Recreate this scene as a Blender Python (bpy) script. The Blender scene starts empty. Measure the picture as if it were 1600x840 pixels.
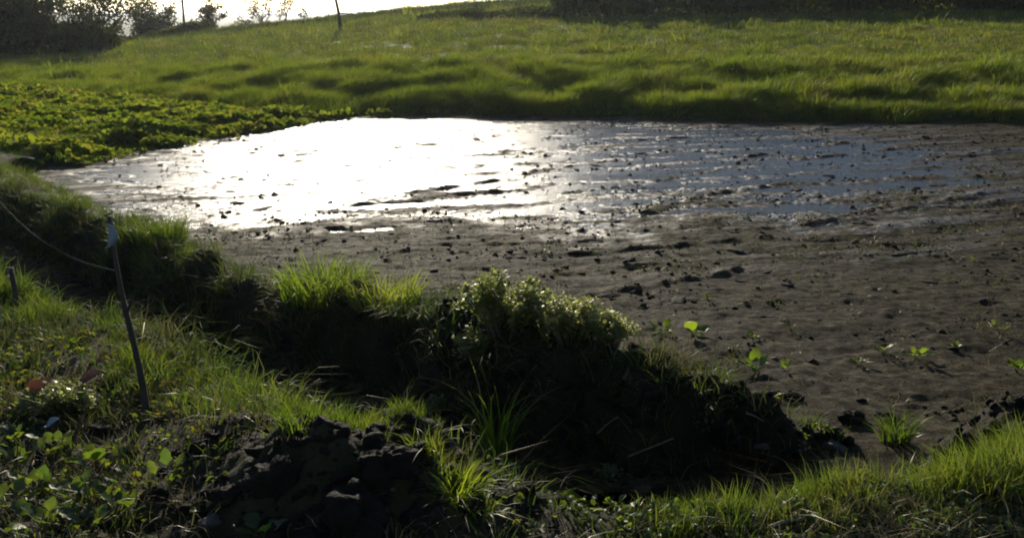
import bpy, math, random
import numpy as np
from mathutils import Vector
rng = np.random.default_rng(7)
random.seed(7)
R = math.radians
sc = bpy.context.scene
col = sc.collection

# ------------------------------------------------------------------ camera, sky, sun, exposure
CAM_H = 2.3          # metres above the water level (z = 0)
PITCH = R(14.3)
FPX = 1570.0         # focal length in pixels of the 1600 px wide photograph
SUN_AZ, SUN_EL = R(-8.5), R(16.3)

cam = bpy.data.cameras.new('camera')
cam_o = bpy.data.objects.new('camera', cam); col.objects.link(cam_o)
cam_o.location = (0, 0, CAM_H); cam_o.rotation_euler = (math.pi/2 - PITCH, 0, 0)
cam.sensor_width = 36.0; cam.lens = FPX/1600*36.0
cam.clip_start = 0.05; cam.clip_end = 9000
sc.camera = cam_o

w = bpy.data.worlds.new('World'); sc.world = w; w.use_nodes = True
nt = w.node_tree; nt.nodes.clear()
sky = nt.nodes.new('ShaderNodeTexSky'); sky.sky_type = 'NISHITA'; sky.sun_disc = False
sky.sun_elevation = SUN_EL; sky.sun_rotation = SUN_AZ
sky.air_density = 0.6; sky.dust_density = 0.15; sky.ozone_density = 1.0
bg = nt.nodes.new('ShaderNodeBackground'); bg.inputs['Strength'].default_value = 0.12
wo = nt.nodes.new('ShaderNodeOutputWorld')
nt.links.new(sky.outputs[0], bg.inputs['Color']); nt.links.new(bg.outputs[0], wo.inputs['Surface'])

sl = bpy.data.lights.new('sun', 'SUN'); sl.energy = 4.8; sl.angle = R(0.6); sl.color = (1.0, 0.90, 0.72)
so = bpy.data.objects.new('sun', sl); col.objects.link(so)
sdir = Vector((math.sin(SUN_AZ)*math.cos(SUN_EL), math.cos(SUN_AZ)*math.cos(SUN_EL), math.sin(SUN_EL)))
so.rotation_euler = sdir.to_track_quat('Z', 'Y').to_euler(); so.location = sdir*60

vs = sc.view_settings
vs.view_transform = 'Standard'; vs.look = 'None'; vs.gamma = 1.0; vs.exposure = 0.0; vs.use_curve_mapping = False
cy = sc.cycles
cy.use_denoising = True; cy.max_bounces = 6; cy.diffuse_bounces = 2; cy.glossy_bounces = 2
cy.transmission_bounces = 4; cy.transparent_max_bounces = 4; cy.caustics_reflective = False
cy.sample_clamp_indirect = 3.0; cy.sample_clamp_direct = 0
cy.filter_width = 1.9

# ------------------------------------------------------------------ numeric helpers
def ray(u, v):
    x = (u-800)/FPX; y = (420-v)/FPX
    return np.array([x, math.cos(PITCH)+y*math.sin(PITCH), -math.sin(PITCH)+y*math.cos(PITCH)])
def at_z(u, v, z):
    d = ray(u, v); t = (z-CAM_H)/d[2]; return np.array([0, 0, CAM_H])+d*t
def at_y(u, v, yy):
    d = ray(u, v); t = yy/d[1]; return np.array([0, 0, CAM_H])+d*t

def sstep(a, b, x):
    t = np.clip((x-a)/(b-a), 0, 1); return t*t*(3-2*t)
def _hash(ix, iy, seed):
    h = (ix.astype(np.int64)*374761393 + iy.astype(np.int64)*668265263 + seed*1274126177) & 0x7fffffff
    h = ((h ^ (h >> 13))*1274126177) & 0x7fffffff
    return ((h ^ (h >> 16)) & 0xffff)/65535.0
def pn(x, y, seed=0):
    x = np.asarray(x, float); y = np.asarray(y, float)
    ix = np.floor(x); iy = np.floor(y); fx = x-ix; fy = y-iy
    def g(dx, dy):
        a = _hash(ix+dx, iy+dy, seed)*2*math.pi
        return np.cos(a)*(fx-dx)+np.sin(a)*(fy-dy)
    ux = fx*fx*fx*(fx*(fx*6-15)+10); uy = fy*fy*fy*(fy*(fy*6-15)+10)
    a = g(0, 0)*(1-ux)+g(1, 0)*ux; b = g(0, 1)*(1-ux)+g(1, 1)*ux
    return (a*(1-uy)+b*uy)*1.5
def fbm(x, y, seed=0, oct=4, gain=0.5):
    s = 0; a = 1
    for k in range(oct):
        s = s+a*pn(np.asarray(x)*2**k+k*17.3, np.asarray(y)*2**k-k*9.1, seed+k); a *= gain
    return s
def seg_dist(x, y, pts):
    """distance, side (+ = left of travel direction) to an open polyline"""
    best = np.full(np.shape(x), 1e9); side = np.zeros(np.shape(x))
    for (ax, ay), (bx, by) in zip(pts[:-1], pts[1:]):
        dx, dy = bx-ax, by-ay; L = dx*dx+dy*dy
        t = np.clip(((x-ax)*dx+(y-ay)*dy)/L, 0, 1)
        d = np.hypot(x-ax-t*dx, y-ay-t*dy); s = np.sign(dx*(y-ay)-dy*(x-ax))
        m = d < best; best = np.where(m, d, best); side = np.where(m, s, side)
    return best, side
def poly_sd(x, y, P):
    """signed distance to a closed polygon, + outside"""
    d, _ = seg_dist(x, y, list(P)+[P[0]])
    ins = np.zeros(np.shape(x), bool); n = len(P)
    for i in range(n):
        (x1, y1), (x2, y2) = P[i], P[(i+1) % n]
        if y1 == y2: continue
        c = ((y1 > y) != (y2 > y)) & (x < (x2-x1)*(y-y1)/(y2-y1)+x1)
        ins ^= c
    return np.where(ins, -d, d)

# ------------------------------------------------------------------ the lie of the land
POND = [(-6.8, 15.3), (-5.3, 12.6), (-3.7, 10.6), (-2.5, 8.9), (-1.3, 7.4), (-.2, 6.4), (.9, 5.9), (1.6, 5.45),
        (2.2, 5.0), (2.9, 4.4), (5, 4.0), (10, 3.8), (24, 3.8), (26, 12), (24, 17.4), (10.3, 20.4), (5, 21.7), (0, 22.9), (-3.8, 23.2),
        (-4.8, 21.2), (-5.8, 18.6), (-6.4, 17.4)]
WATER = [tuple(at_z(u, v, 0)[:2]) for u, v in [(90, 268), (240, 322), (330, 347), (430, 352), (560, 340), (700, 336), (800, 342), (880, 352),
         (905, 368), (985, 346), (1060, 326), (1150, 318), (1225, 345), (1330, 330), (1430, 296), (1530, 268), (1470, 232), (1250, 205), (1000, 192),
         (800, 186), (545, 183), (400, 203), (230, 232)]]
DITCH = [(8, 4.05), (2.6, 4.05), (1.4, 3.95), (.55, 3.8), (-.05, 4.2), (-.55, 4.66), (-1.2, 5.29), (-2.46, 6.36), (-6, 10.2), (-10, 14.6), (-16, 20)]
FURROWS = [[tuple(at_z(u, v, 0.02)[:2]) for u, v in L] for L in (
    [(1195, 256), (1290, 243), (1390, 232), (1460, 226)], [(1150, 245), (1230, 235), (1320, 222)], [(880, 300), (1000, 285), (1130, 262)],
    [(640, 300), (760, 283), (860, 262), (960, 248)], [(560, 318), (700, 305), (850, 290)], [(1010, 330), (1120, 300), (1240, 283)],
    [(1380, 330), (1480, 312), (1590, 300)], [(1260, 350), (1390, 318)], [(900, 400), (1050, 385), (1200, 372)], [(780, 236), (900, 224), (1040, 215)],
    [(1430, 250), (1560, 238)], [(920, 470), (1040, 452), (1150, 430)])]
def base_y(x):
    return np.interp(x, [-60, -25, -15, -9.7, -3.8, 0, 10.3, 26, 60], [48, 36, 30.5, 25.8, 23.4, 23.0, 20.5, 17.0, 12])
def crest_z(x):   # height of the skyline rise, about 60 m off
    return np.interp(x, [-60, -34, -27, -21, -15.3, -3.8, 8, 30, 80], [-1.6, -1.0, -.4, .55, 1.35, 2.55, 3.3, 3.8, 4.6])
HUMPS = [(-1.05, 3.55, .13, .10), (-.74, 3.2, .16, .15), (-.44, 3.05, .17, .16), (-.36, 3.42, .12, .14), (-.62, 2.95, .2, .09),
         (.85, 4.62, .2, .07), (1.25, 4.5, .2, .05), (.5, 4.72, .3, .10), (-.2, 5.25, .4, .10), (-1.1, 5.95, .45, .10), (1.6, 4.35, .2, .06)]
def land_h(x, y):
    d, s = seg_dist(x, y, DITCH)
    d = np.where(s < 0, d, -d)          # + towards the pond
    near = 0.70+0.05*fbm(x*1.3, y*1.3, 3, 4)
    near = near-.22*sstep(6.5, 10.5, y)-.09*sstep(-.9, 0, x)*sstep(.1, .5, d)-.20*sstep(.2, 1.2, x)*sstep(0, .4, d)-.12*sstep(1.3, 1.9, x)*sstep(0, .4, d)
    # far bank, meadow and rise
    by = base_y(x); dy = y-by
    bank_top = np.interp(x, [-40, -16, -8, -2, 30], [.15, .35, .75, 1.05, 1.1])
    t60 = np.clip((y-(by+6))/(60-(by+6)), 0, 1.0)
    far = -.1+(bank_top+.1)*(.30*sstep(-.3, .9, dy)+.70*sstep(-.2, 7.0, dy))+(crest_z(x)-bank_top)*t60**1.25
    far = far-np.clip(y-61, 0, 45)*0.055
    far = far+(0.04*fbm(x*.55, y*.3, 11, 4)+.045*sstep(3, 0, np.abs(dy-2.2))*fbm(x*.9, y*.6, 15, 3))*sstep(0, 2.5, dy)*sstep(160, 60, y)
    shelf = 0.16+.08*fbm(x*.5, y*.5, 21, 3)
    wfar = sstep(-2.5, 0.2, dy)
    wshelf = sstep(11.5, 15.0, y)
    z = near*(1-wshelf)+shelf*wshelf
    z = z*(1-wfar)+far*wfar
    for hx, hy, hr, ha in HUMPS:
        z = z+ha*np.exp(-((x-hx)**2+(y-hy)**2)/(2*hr*hr))
    A = sstep(2.2, 1.4, x)*sstep(24, 15, y)
    wob = .08*fbm(x*1.7, y*1.7, 5, 3)
    ditch = (1-sstep(.28, .80, np.abs(d+wob)))*A
    z = z-ditch*(.82+0*z)
    rough = sstep(-.6, .1, d)*sstep(2.2, 1.2, d)*sstep(-3.0, .3, x)*sstep(9, 6, y)
    z = z+rough*(.075*fbm(x*4.3, y*4.3, 31, 5))
    soil = np.exp(-(((x+.55)/.6)**2+((y-3.15)/.5)**2))
    z = z+soil*(.05*fbm(x*7, y*7, 41, 5)+.03*np.abs(pn(x*16, y*16, 45)))
    return z
def ground_h(x, y):
    x = np.asarray(x, float); y = np.asarray(y, float)
    sd = poly_sd(x, y, POND)+.18*fbm(x*1.1, y*1.1, 51, 3)
    wid = np.where(y > 15, .55, np.interp(x, [-5, 0, 2, 4], [1.1, 1.0, .75, .6]))
    k = sstep(-.15, 1, sd/wid)
    return -.45*(1-k)+land_h(x, y)*k
def mud_h(x, y, fine=True):
    x = np.asarray(x, float); y = np.asarray(y, float)
    sd = poly_sd(x, y, WATER)+.35*fbm(x*.8, y*.8, 61, 3)
    z = np.where(sd < 0, np.maximum(sd, -1.2)*.014, np.minimum(sd, 6)*.030)
    # drag marks: streaks drawn out left-right, bending away to the right
    q = x*.28+y*.06; p = y-.25*x
    st = fbm(q, p*2.4, 71, 3)
    z = z+.024*st*sstep(6, 0, sd)+.013*fbm(x*1.6, y*2.2, 75, 5)
    for L in FURROWS:
        d, _ = seg_dist(x, y, L)
        wv = .06+.05*(_hash(np.array([len(L)]), np.array([int(L[0][0]*10)]), 3)[0])
        z = z+.035*np.exp(-(d/wv)**2)*(.6+.8*pn(x*5, y*5, 77))
    if fine:
        b = pn(x*9, y*9, 81); b2 = pn(x*17, y*17, 83)
        near = sstep(-.6, 1.5, sd)
        z = z+.006*b+(.006-.002*near)*b2+.004*(1-near)*(1.6+1.6*pn(x*21, y*13, 84))
        z = z+(.03*np.clip(pn(x*3.1, y*3.1, 85)-.38, 0, 1)+.03*np.clip(pn(x*6.3, y*6.3, 87)-.40, 0, 1))
        z = z-.09*np.clip(pn(x*2.3+40, y*2.3, 89)-.52, 0, 1)*near
    return z
def top_h(x, y):
    return np.maximum(ground_h(x, y), np.maximum(mud_h(x, y), np.where(poly_sd(np.asarray(x, float), np.asarray(y, float), POND) < 0, 0.0, -9)))
def hit(u, v, h=top_h):
    """first point of the land seen at pixel (u, v) of the photograph"""
    d = ray(u, v); t = np.geomspace(2.0, 130, 3000)
    X = d[0]*t; Y = d[1]*t; Z = CAM_H+d[2]*t
    below = np.nonzero(Z <= h(X, Y))[0]
    i = below[0] if len(below) else len(t)-1
    return np.array([X[i], Y[i], float(h(np.array([X[i]]), np.array([Y[i]]))[0])])

# ------------------------------------------------------------------ object helpers
def tag(o, label=None, cat=None, group=None, kind=None):
    if label: o['label'] = label
    if cat: o['category'] = cat
    if group: o['group'] = group
    if kind: o['kind'] = kind
    return o
def mesh(name, V, F, mat=None, smooth=True):
    me = bpy.data.meshes.new(name)
    me.from_pydata([tuple(v) for v in V] if not isinstance(V, np.ndarray) else V.tolist(), [], F if isinstance(F, list) else F.tolist())
    if smooth: me.polygons.foreach_set('use_smooth', [True]*len(me.polygons))
    if mat: me.materials.append(mat)
    me.update()
    return me
def link(name, me, parent=None, loc=(0, 0, 0), rot=(0, 0, 0), scl=(1, 1, 1)):
    o = bpy.data.objects.new(name, me); col.objects.link(o)
    o.location = loc; o.rotation_euler = rot; o.scale = scl
    if parent: o.parent = parent
    return o
def empty(name, loc, rz=0):
    o = bpy.data.objects.new(name, None); col.objects.link(o)
    o.location = loc; o.rotation_euler = (0, 0, rz); o.empty_display_size = .1
    return o
def add_attr(me, name, vals):
    a = me.attributes.new(name, 'FLOAT', 'POINT'); a.data.foreach_set('value', np.asarray(vals, np.float32).ravel())

# ------------------------------------------------------------------ materials
def new_mat(name):
    m = bpy.data.materials.new(name); m.use_nodes = True; t = m.node_tree; t.nodes.clear()
    out = t.nodes.new('ShaderNodeOutputMaterial')
    return m, t, out
def node(t, kind, **kw):
    n = t.nodes.new(kind)
    for k, v in kw.items():
        if k in n.inputs: n.inputs[k].default_value = v
        else: setattr(n, k, v)
    return n
def ramp(t, src, stops):
    r = t.nodes.new('ShaderNodeValToRGB'); t.links.new(src, r.inputs[0])
    e = r.color_ramp.elements
    while len(e) < len(stops): e.new(.5)
    for i, (p, c) in enumerate(stops): e[i].position = p; e[i].color = (*c, 1)
    return r.outputs[0]
def noise(t, scale, detail=4, rough=.55, vec=None):
    n = node(t, 'ShaderNodeTexNoise'); n.inputs['Scale'].default_value = scale; n.inputs['Detail'].default_value = detail; n.inputs['Roughness'].default_value = rough
    if vec is not None: t.links.new(vec, n.inputs['Vector'])
    return n.outputs['Fac']
def pos(t): return t.nodes.new('ShaderNodeNewGeometry').outputs['Position']
def mixc(t, fac, a, b):
    n = t.nodes.new('ShaderNodeMix'); n.data_type = 'RGBA'
    t.links.new(fac, n.inputs[0])
    for s, c in ((n.inputs[6], a), (n.inputs[7], b)):
        if isinstance(c, tuple): s.default_value = (*c, 1)
        else: t.links.new(c, s)
    return n.outputs[2]

def leaf_material(name, stops, trans_stops, trans=.55, gloss=.06, rough=.35, patch=.6):
    """thin leaf: diffuse + light coming through + a waxy sheen; colour varies by plant and by patch"""
    m, t, out = new_mat(name)
    oi = t.nodes.new('ShaderNodeObjectInfo'); p = pos(t)
    big = noise(t, patch, 3, .6, p)
    f = node(t, 'ShaderNodeMath', operation='ADD'); h = node(t, 'ShaderNodeMath', operation='MULTIPLY_ADD')
    t.links.new(oi.outputs['Random'], h.inputs[0]); h.inputs[1].default_value = .55; h.inputs[2].default_value = -.28
    t.links.new(big, f.inputs[0]); t.links.new(h.outputs[0], f.inputs[1])
    c1 = ramp(t, f.outputs[0], stops); c2 = ramp(t, f.outputs[0], trans_stops)
    d = t.nodes.new('ShaderNodeBsdfDiffuse'); tr = t.nodes.new('ShaderNodeBsdfTranslucent'); g = t.nodes.new('ShaderNodeBsdfGlossy')
    g.inputs['Roughness'].default_value = rough; g.inputs['Color'].default_value = (1, 1, .95, 1)
    t.links.new(c1, d.inputs['Color']); t.links.new(c2, tr.inputs['Color'])
    a = t.nodes.new('ShaderNodeMixShader'); a.inputs[0].default_value = trans
    t.links.new(d.outputs[0], a.inputs[1]); t.links.new(tr.outputs[0], a.inputs[2])
    b = t.nodes.new('ShaderNodeMixShader'); b.inputs[0].default_value = gloss
    t.links.new(a.outputs[0], b.inputs[1]); t.links.new(g.outputs[0], b.inputs[2])
    t.links.new(b.outputs[0], out.inputs['Surface'])
    return m
G1 = [(.15, (.040, .052, .012)), (.45, (.060, .075, .014)), (.62, (.085, .090, .020)), (.85, (.12, .095, .035))]
G1T = [(.22, (.14, .20, .016)), (.45, (.25, .32, .020)), (.60, (.37, .42, .026)), (.80, (.33, .30, .06))]
M_meadow = leaf_material('meadow_grass', G1, G1T, .55, .03, .5, .22)
M_bank = leaf_material('bank_grass', G1, [(.15, (.15, .23, .012)), (.45, (.25, .34, .016)), (.62, (.36, .43, .02)), (.85, (.32, .29, .05))], .55, .03, .45, .6)
M_lush = leaf_material('lush_grass', [(.2, (.035, .07, .008)), (.5, (.05, .095, .010)), (.8, (.08, .11, .014))],
                       [(.2, (.12, .20, .013)), (.5, (.18, .26, .016)), (.8, (.27, .29, .035))], .55, .04, .4, 1.2)
M_bright = leaf_material('bright_grass', [(.2, (.05, .09, .010)), (.8, (.08, .12, .014))], [(.2, (.30, .44, .02)), (.8, (.46, .52, .04))], .62, .03, .4, 1.2)
M_rough = leaf_material('rough_grass', [(.2, (.03, .045, .010)), (.5, (.045, .06, .012)), (.8, (.09, .075, .035))],
                        [(.2, (.06, .11, .012)), (.5, (.10, .16, .015)), (.8, (.16, .14, .05))], .5, .03, .45, 1.0)
M_straw = leaf_material('dry_grass', [(.2, (.10, .075, .035)), (.5, (.20, .15, .07)), (.8, (.34, .26, .12))],
                        [(.2, (.10, .08, .03)), (.5, (.20, .15, .06)), (.8, (.3, .22, .1))], .35, .05, .4, 2.0)
M_cover = leaf_material('cover_leaf', [(.2, (.035, .06, .010)), (.5, (.055, .085, .014)), (.72, (.09, .09, .02)), (.9, (.10, .06, .025))],
                        [(.2, (.17, .25, .014)), (.5, (.30, .38, .018)), (.72, (.36, .36, .03)), (.9, (.24, .16, .03))], .55, .025, .5, .5)
M_dock = leaf_material('dock_leaf', [(.2, (.05, .09, .012)), (.8, (.08, .12, .016))], [(.2, (.22, .36, .02)), (.8, (.36, .46, .03))], .6, .03, .4, 1.0)
M_weed = leaf_material('weed_leaf', [(.2, (.04, .065, .016)), (.8, (.07, .095, .018))], [(.2, (.16, .26, .015)), (.8, (.28, .34, .03))], .52, .035, .45, 1.5)
M_herb = leaf_material('herb_leaf', [(.2, (.08, .10, .03)), (.8, (.14, .15, .05))], [(.2, (.36, .44, .06)), (.8, (.52, .54, .14))], .62, .06, .4, 3.0)
M_tree = leaf_material('tree_leaf', [(.2, (.030, .038, .012)), (.6, (.045, .05, .014)), (.85, (.08, .055, .02))],
                       [(.2, (.07, .09, .012)), (.6, (.11, .13, .015)), (.85, (.24, .14, .03))], .45, .02, .5, .6)
M_deadleaf = leaf_material('dead_leaf', [(.2, (.06, .02, .012)), (.8, (.12, .04, .02))], [(.2, (.09, .025, .012)), (.8, (.16, .055, .02))], .4, .04, .3, 3.0)

def soil_material(name, stops, turf=False):
    m, t, out = new_mat(name); p = pos(t)
    n1 = noise(t, 2.5, 5, .6, p); n2 = noise(t, 38, 6, .7, p); n3 = noise(t, 130, 3, .6, p)
    c = ramp(t, n1, stops)
    if turf:
        at = t.nodes.new('ShaderNodeAttribute'); at.attribute_name = 'turf'
        g = ramp(t, noise(t, .8, 6, .65, p), [(.3, (.030, .040, .010)), (.5, (.045, .060, .012)), (.7, (.075, .072, .022))])
        c = mixc(t, at.outputs['Fac'], c, g)
    b = t.nodes.new('ShaderNodeBsdfPrincipled'); t.links.new(c, b.inputs['Base Color'])
    rr = node(t, 'ShaderNodeMapRange'); t.links.new(n2, rr.inputs[0]); rr.inputs[3].default_value = .95; rr.inputs[4].default_value = .6
    t.links.new(rr.outputs[0], b.inputs['Roughness']); b.inputs['Specular IOR Level'].default_value = .15
    add = node(t, 'ShaderNodeMath', operation='ADD'); mu = node(t, 'ShaderNodeMath', operation='MULTIPLY'); mu.inputs[1].default_value = .35
    t.links.new(n3, mu.inputs[0]); t.links.new(n2, add.inputs[0]); t.links.new(mu.outputs[0], add.inputs[1])
    bp = node(t, 'ShaderNodeBump'); bp.inputs['Strength'].default_value = 1.0; bp.inputs['Distance'].default_value = .035
    t.links.new(add.outputs[0], bp.inputs['Height']); t.links.new(bp.outputs[0], b.inputs['Normal'])
    t.links.new(b.outputs[0], out.inputs['Surface'])
    return m
SOIL = [(.3, (.020, .014, .007)), (.5, (.042, .029, .015)), (.7, (.080, .056, .030))]
M_ground = soil_material('ground_soil', SOIL, True)
M_clod = soil_material('clod_soil', [(.3, (.012, .009, .005)), (.55, (.024, .017, .010)), (.75, (.045, .034, .021))])
M_mudclod = soil_material('mud_clod', [(.3, (.020, .015, .009)), (.55, (.036, .027, .017)), (.75, (.06, .046, .03))])

def mud_material():
    m, t, out = new_mat('pond_mud'); p = pos(t)
    at = t.nodes.new('ShaderNodeAttribute'); at.attribute_name = 'wet'
    n1 = noise(t, 1.3, 6, .65, p); n2 = noise(t, 14, 6, .7, p); n3 = noise(t, 60, 4, .7, p)
    c1 = ramp(t, n2, [(.36, (.018, .013, .006)), (.50, (.054, .042, .020)), (.64, (.125, .099, .052))])
    c2 = ramp(t, n1, [(.35, (.42, .38, .32)), (.62, (1.0, 1.0, 1.0))])
    mm = t.nodes.new('ShaderNodeMix'); mm.data_type = 'RGBA'; mm.blend_type = 'MULTIPLY'; mm.inputs[0].default_value = 1
    t.links.new(c1, mm.inputs[6]); t.links.new(c2, mm.inputs[7])
    c = mixc(t, at.outputs['Fac'], mm.outputs[2], (.030, .023, .013))
    b = t.nodes.new('ShaderNodeBsdfPrincipled'); t.links.new(c, b.inputs['Base Color'])
    rr = node(t, 'ShaderNodeMapRange'); t.links.new(at.outputs['Fac'], rr.inputs[0]); rr.inputs[3].default_value = .80; rr.inputs[4].default_value = .42
    r2 = node(t, 'ShaderNodeMath', operation='MULTIPLY_ADD'); t.links.new(n2, r2.inputs[0]); r2.inputs[1].default_value = -.35; t.links.new(rr.outputs[0], r2.inputs[2])
    r3 = node(t, 'ShaderNodeMath', operation='ADD'); t.links.new(r2.outputs[0], r3.inputs[0]); r3.inputs[1].default_value = .17
    t.links.new(r3.outputs[0], b.inputs['Roughness']); sp = node(t, 'ShaderNodeMapRange'); t.links.new(at.outputs['Fac'], sp.inputs[0]); sp.inputs[3].default_value = .06; sp.inputs[4].default_value = .26; t.links.new(sp.outputs[0], b.inputs['Specular IOR Level'])
    add = node(t, 'ShaderNodeMath', operation='MULTIPLY_ADD'); t.links.new(n3, add.inputs[0]); add.inputs[1].default_value = .5; t.links.new(n2, add.inputs[2])
    bp = node(t, 'ShaderNodeBump'); bp.inputs['Strength'].default_value = .7; bp.inputs['Distance'].default_value = .025
    t.links.new(add.outputs[0], bp.inputs['Height']); t.links.new(bp.outputs[0], b.inputs['Normal'])
    t.links.new(b.outputs[0], out.inputs['Surface'])
    return m
def water_material():
    m, t, out = new_mat('muddy_water'); p = pos(t)
    b = t.nodes.new('ShaderNodeBsdfPrincipled'); b.inputs['Base Color'].default_value = (.040, .036, .028, 1)
    b.inputs['IOR'].default_value = 1.33; b.inputs['Specular IOR Level'].default_value = .36
    mp = t.nodes.new('ShaderNodeMapping'); mp.inputs['Rotation'].default_value = (0, 0, R(-14)); mp.inputs['Scale'].default_value = (.55, 4.2, 1); t.links.new(p, mp.inputs['Vector'])
    n1 = noise(t, 1.0, 7, .68, mp.outputs[0])
    rr = node(t, 'ShaderNodeMapRange'); t.links.new(n1, rr.inputs[0]); rr.inputs[1].default_value = .32; rr.inputs[2].default_value = .68
    rr.inputs[3].default_value = .10; rr.inputs[4].default_value = .30
    t.links.new(rr.outputs[0], b.inputs['Roughness'])
    n2 = noise(t, 24, 5, .65, p)
    ad = node(t, 'ShaderNodeMath', operation='MULTIPLY_ADD'); t.links.new(n1, ad.inputs[0]); ad.inputs[1].default_value = 2.2; t.links.new(n2, ad.inputs[2])
    bp = node(t, 'ShaderNodeBump'); bp.inputs['Strength'].default_value = .8; bp.inputs['Distance'].default_value = .014
    t.links.new(ad.outputs[0], bp.inputs['Height']); t.links.new(bp.outputs[0], b.inputs['Normal'])
    t.links.new(b.outputs[0], out.inputs['Surface'])
    return m
M_mud = mud_material(); M_water = water_material()

def plain_material(name, stops, rough=.7, scale=20, bump=.3, dist=.004, spec=.4, stretch=None):
    m, t, out = new_mat(name)
    tc = t.nodes.new('ShaderNodeTexCoord'); v = tc.outputs['Object']
    if stretch:
        mp = t.nodes.new('ShaderNodeMapping'); mp.inputs['Scale'].default_value = stretch; t.links.new(v, mp.inputs['Vector']); v = mp.outputs[0]
    n = noise(t, scale, 5, .65, v); c = ramp(t, n, stops)
    b = t.nodes.new('ShaderNodeBsdfPrincipled'); t.links.new(c, b.inputs['Base Color']); b.inputs['Roughness'].default_value = rough
    b.inputs['Specular IOR Level'].default_value = spec
    bp = node(t, 'ShaderNodeBump'); bp.inputs['Strength'].default_value = bump; bp.inputs['Distance'].default_value = dist
    t.links.new(n, bp.inputs['Height']); t.links.new(bp.outputs[0], b.inputs['Normal']); t.links.new(b.outputs[0], out.inputs['Surface'])
    return m
M_wood = plain_material('weathered_wood', [(.3, (.03, .023, .016)), (.6, (.065, .052, .038)), (.8, (.11, .09, .068))], .8, 30, .6, .004, .3, (1, 1, .12))
M_bark = plain_material('bark', [(.3, (.03, .026, .02)), (.7, (.07, .06, .045))], .9, 8, .5, .02, .2)
M_cord = plain_material('cord', [(.3, (.05, .05, .045)), (.7, (.11, .11, .10))], .6, 60, .2, .001)
M_rag = plain_material('pale_plastic', [(.3, (.15, .18, .20)), (.7, (.26, .30, .32))], .6, 20, .3, .003)
M_stone = plain_material('stone', [(.3, (.05, .043, .033)), (.6, (.10, .088, .07)), (.8, (.16, .145, .12))], .65, 14, .5, .006)
M_glint = plain_material('painted_glint', [(.3, (.55, .52, .42)), (.7, (.75, .72, .62))], .6)  # near-white colour standing in for sun glinting on dew
M_twig = plain_material('dry_stalk', [(.3, (.17, .13, .08)), (.7, (.34, .28, .17))], .7, 25, .3, .002)

# ------------------------------------------------------------------ shape builders
def tube(path, radii, sides=7, bump=0, seed=0):
    V = []; F = []; n = len(path); P = [Vector(p) for p in path]; rn = random.Random(seed)
    up = Vector((.31, .2, .93))
    for i, p in enumerate(P):
        d = (P[min(i+1, n-1)]-P[max(i-1, 0)]).normalized()
        a = d.cross(up)
        if a.length < .05: a = d.cross(Vector((1, 0, 0)))
        a.normalize(); b = d.cross(a)
        for k in range(sides):
            th = 2*math.pi*k/sides; r = radii[i]*(1+bump*(rn.random()-.5))
            V.append(p+a*math.cos(th)*r+b*math.sin(th)*r)
    for i in range(n-1):
        for k in range(sides):
            F.append([i*sides+k, i*sides+(k+1) % sides, (i+1)*sides+(k+1) % sides, (i+1)*sides+k])
    F.append(list(range(sides))[::-1]); F.append([(n-1)*sides+k for k in range(sides)])
    return [tuple(v) for v in V], F
def join(parts):
    V = []; F = []
    for v, f in parts:
        o = len(V); V += list(v); F += [[i+o for i in q] for q in f]
    return V, F
def blades(n, h, spread, wd, lean=.5, seed=0, wind=(0, 0), hvar=.4, segs=3, droop=1.0):
    """a bunch of grass blades: curved tapering strips, one bunch one mesh"""
    r = random.Random(seed); V = []; F = []
    for _ in range(n):
        a = r.random()*2*math.pi; rr = spread*math.sqrt(r.random()); bx, by = rr*math.cos(a), rr*math.sin(a)
        H = h*(1-hvar+hvar*1.4*r.random()); a2 = a+r.gauss(0, .9); L = lean*(.3+r.random())
        dx, dy = math.cos(a2)*L+wind[0], math.sin(a2)*L+wind[1]
        ph = r.random()*math.pi; wx, wy = math.cos(ph), math.sin(ph); W = wd*(.6+.8*r.random()); o = len(V)
        for s in range(segs+1):
            t = s/segs; q = t**1.8
            x = bx+dx*H*q; y = by+dy*H*q; z = H*(t-droop*.35*L*t*t*t)
            ww = W*.5*(1-t**1.6)+.0002
            if s == segs: V.append((x, y, z))
            else: V += [(x-wx*ww, y-wy*ww, z), (x+wx*ww, y+wy*ww, z)]
        for s in range(segs-1):
            b = o+2*s; F.append([b, b+1, b+3, b+2])
        b = o+2*(segs-1); F.append([b, b+1, b+2])
    return V, F
def leaf_shape(L, W, kind='oval', stalk=.4, fold=.25, curl=.3, seed=0, n=6):
    """one leaf with stalk, along +X from the origin, blade bent down at its tip"""
    r = random.Random(seed); V = []; F = []
    for i in range(n+1):
        t = i/n
        if kind == 'oval': wv = math.sin(math.pi*min(1, t**.72))**.8
        elif kind == 'round': wv = math.sqrt(max(0, 1-(2*t-1)**2))
        else: wv = (.62+.38*abs(math.cos(3.2*math.pi*t)))*math.sin(math.pi*t**.8)**.6     # lobed
        wv = max(wv, .02)*W*.5*(1+.15*(r.random()-.5))
        x = stalk+L*t; zc = -curl*L*t*t
        wob = .06*W*math.sin(9*t+r.random()*2)
        V += [(x, -wv, zc+fold*wv+wob), (x, 0, zc), (x, wv, zc+fold*wv-wob)]
    for i in range(n):
        b = 3*i; F += [[b, b+1, b+4, b+3], [b+1, b+2, b+5, b+4]]
    if stalk > 0:
        v, f = tube([(0, 0, -stalk*.02), (stalk*.5, 0, stalk*.05), (stalk+.03*L, 0, -.002)], [W*.045, W*.035, W*.025], 4)
        V, F = join([(V, F), (v, f)])
    return V, F
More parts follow.
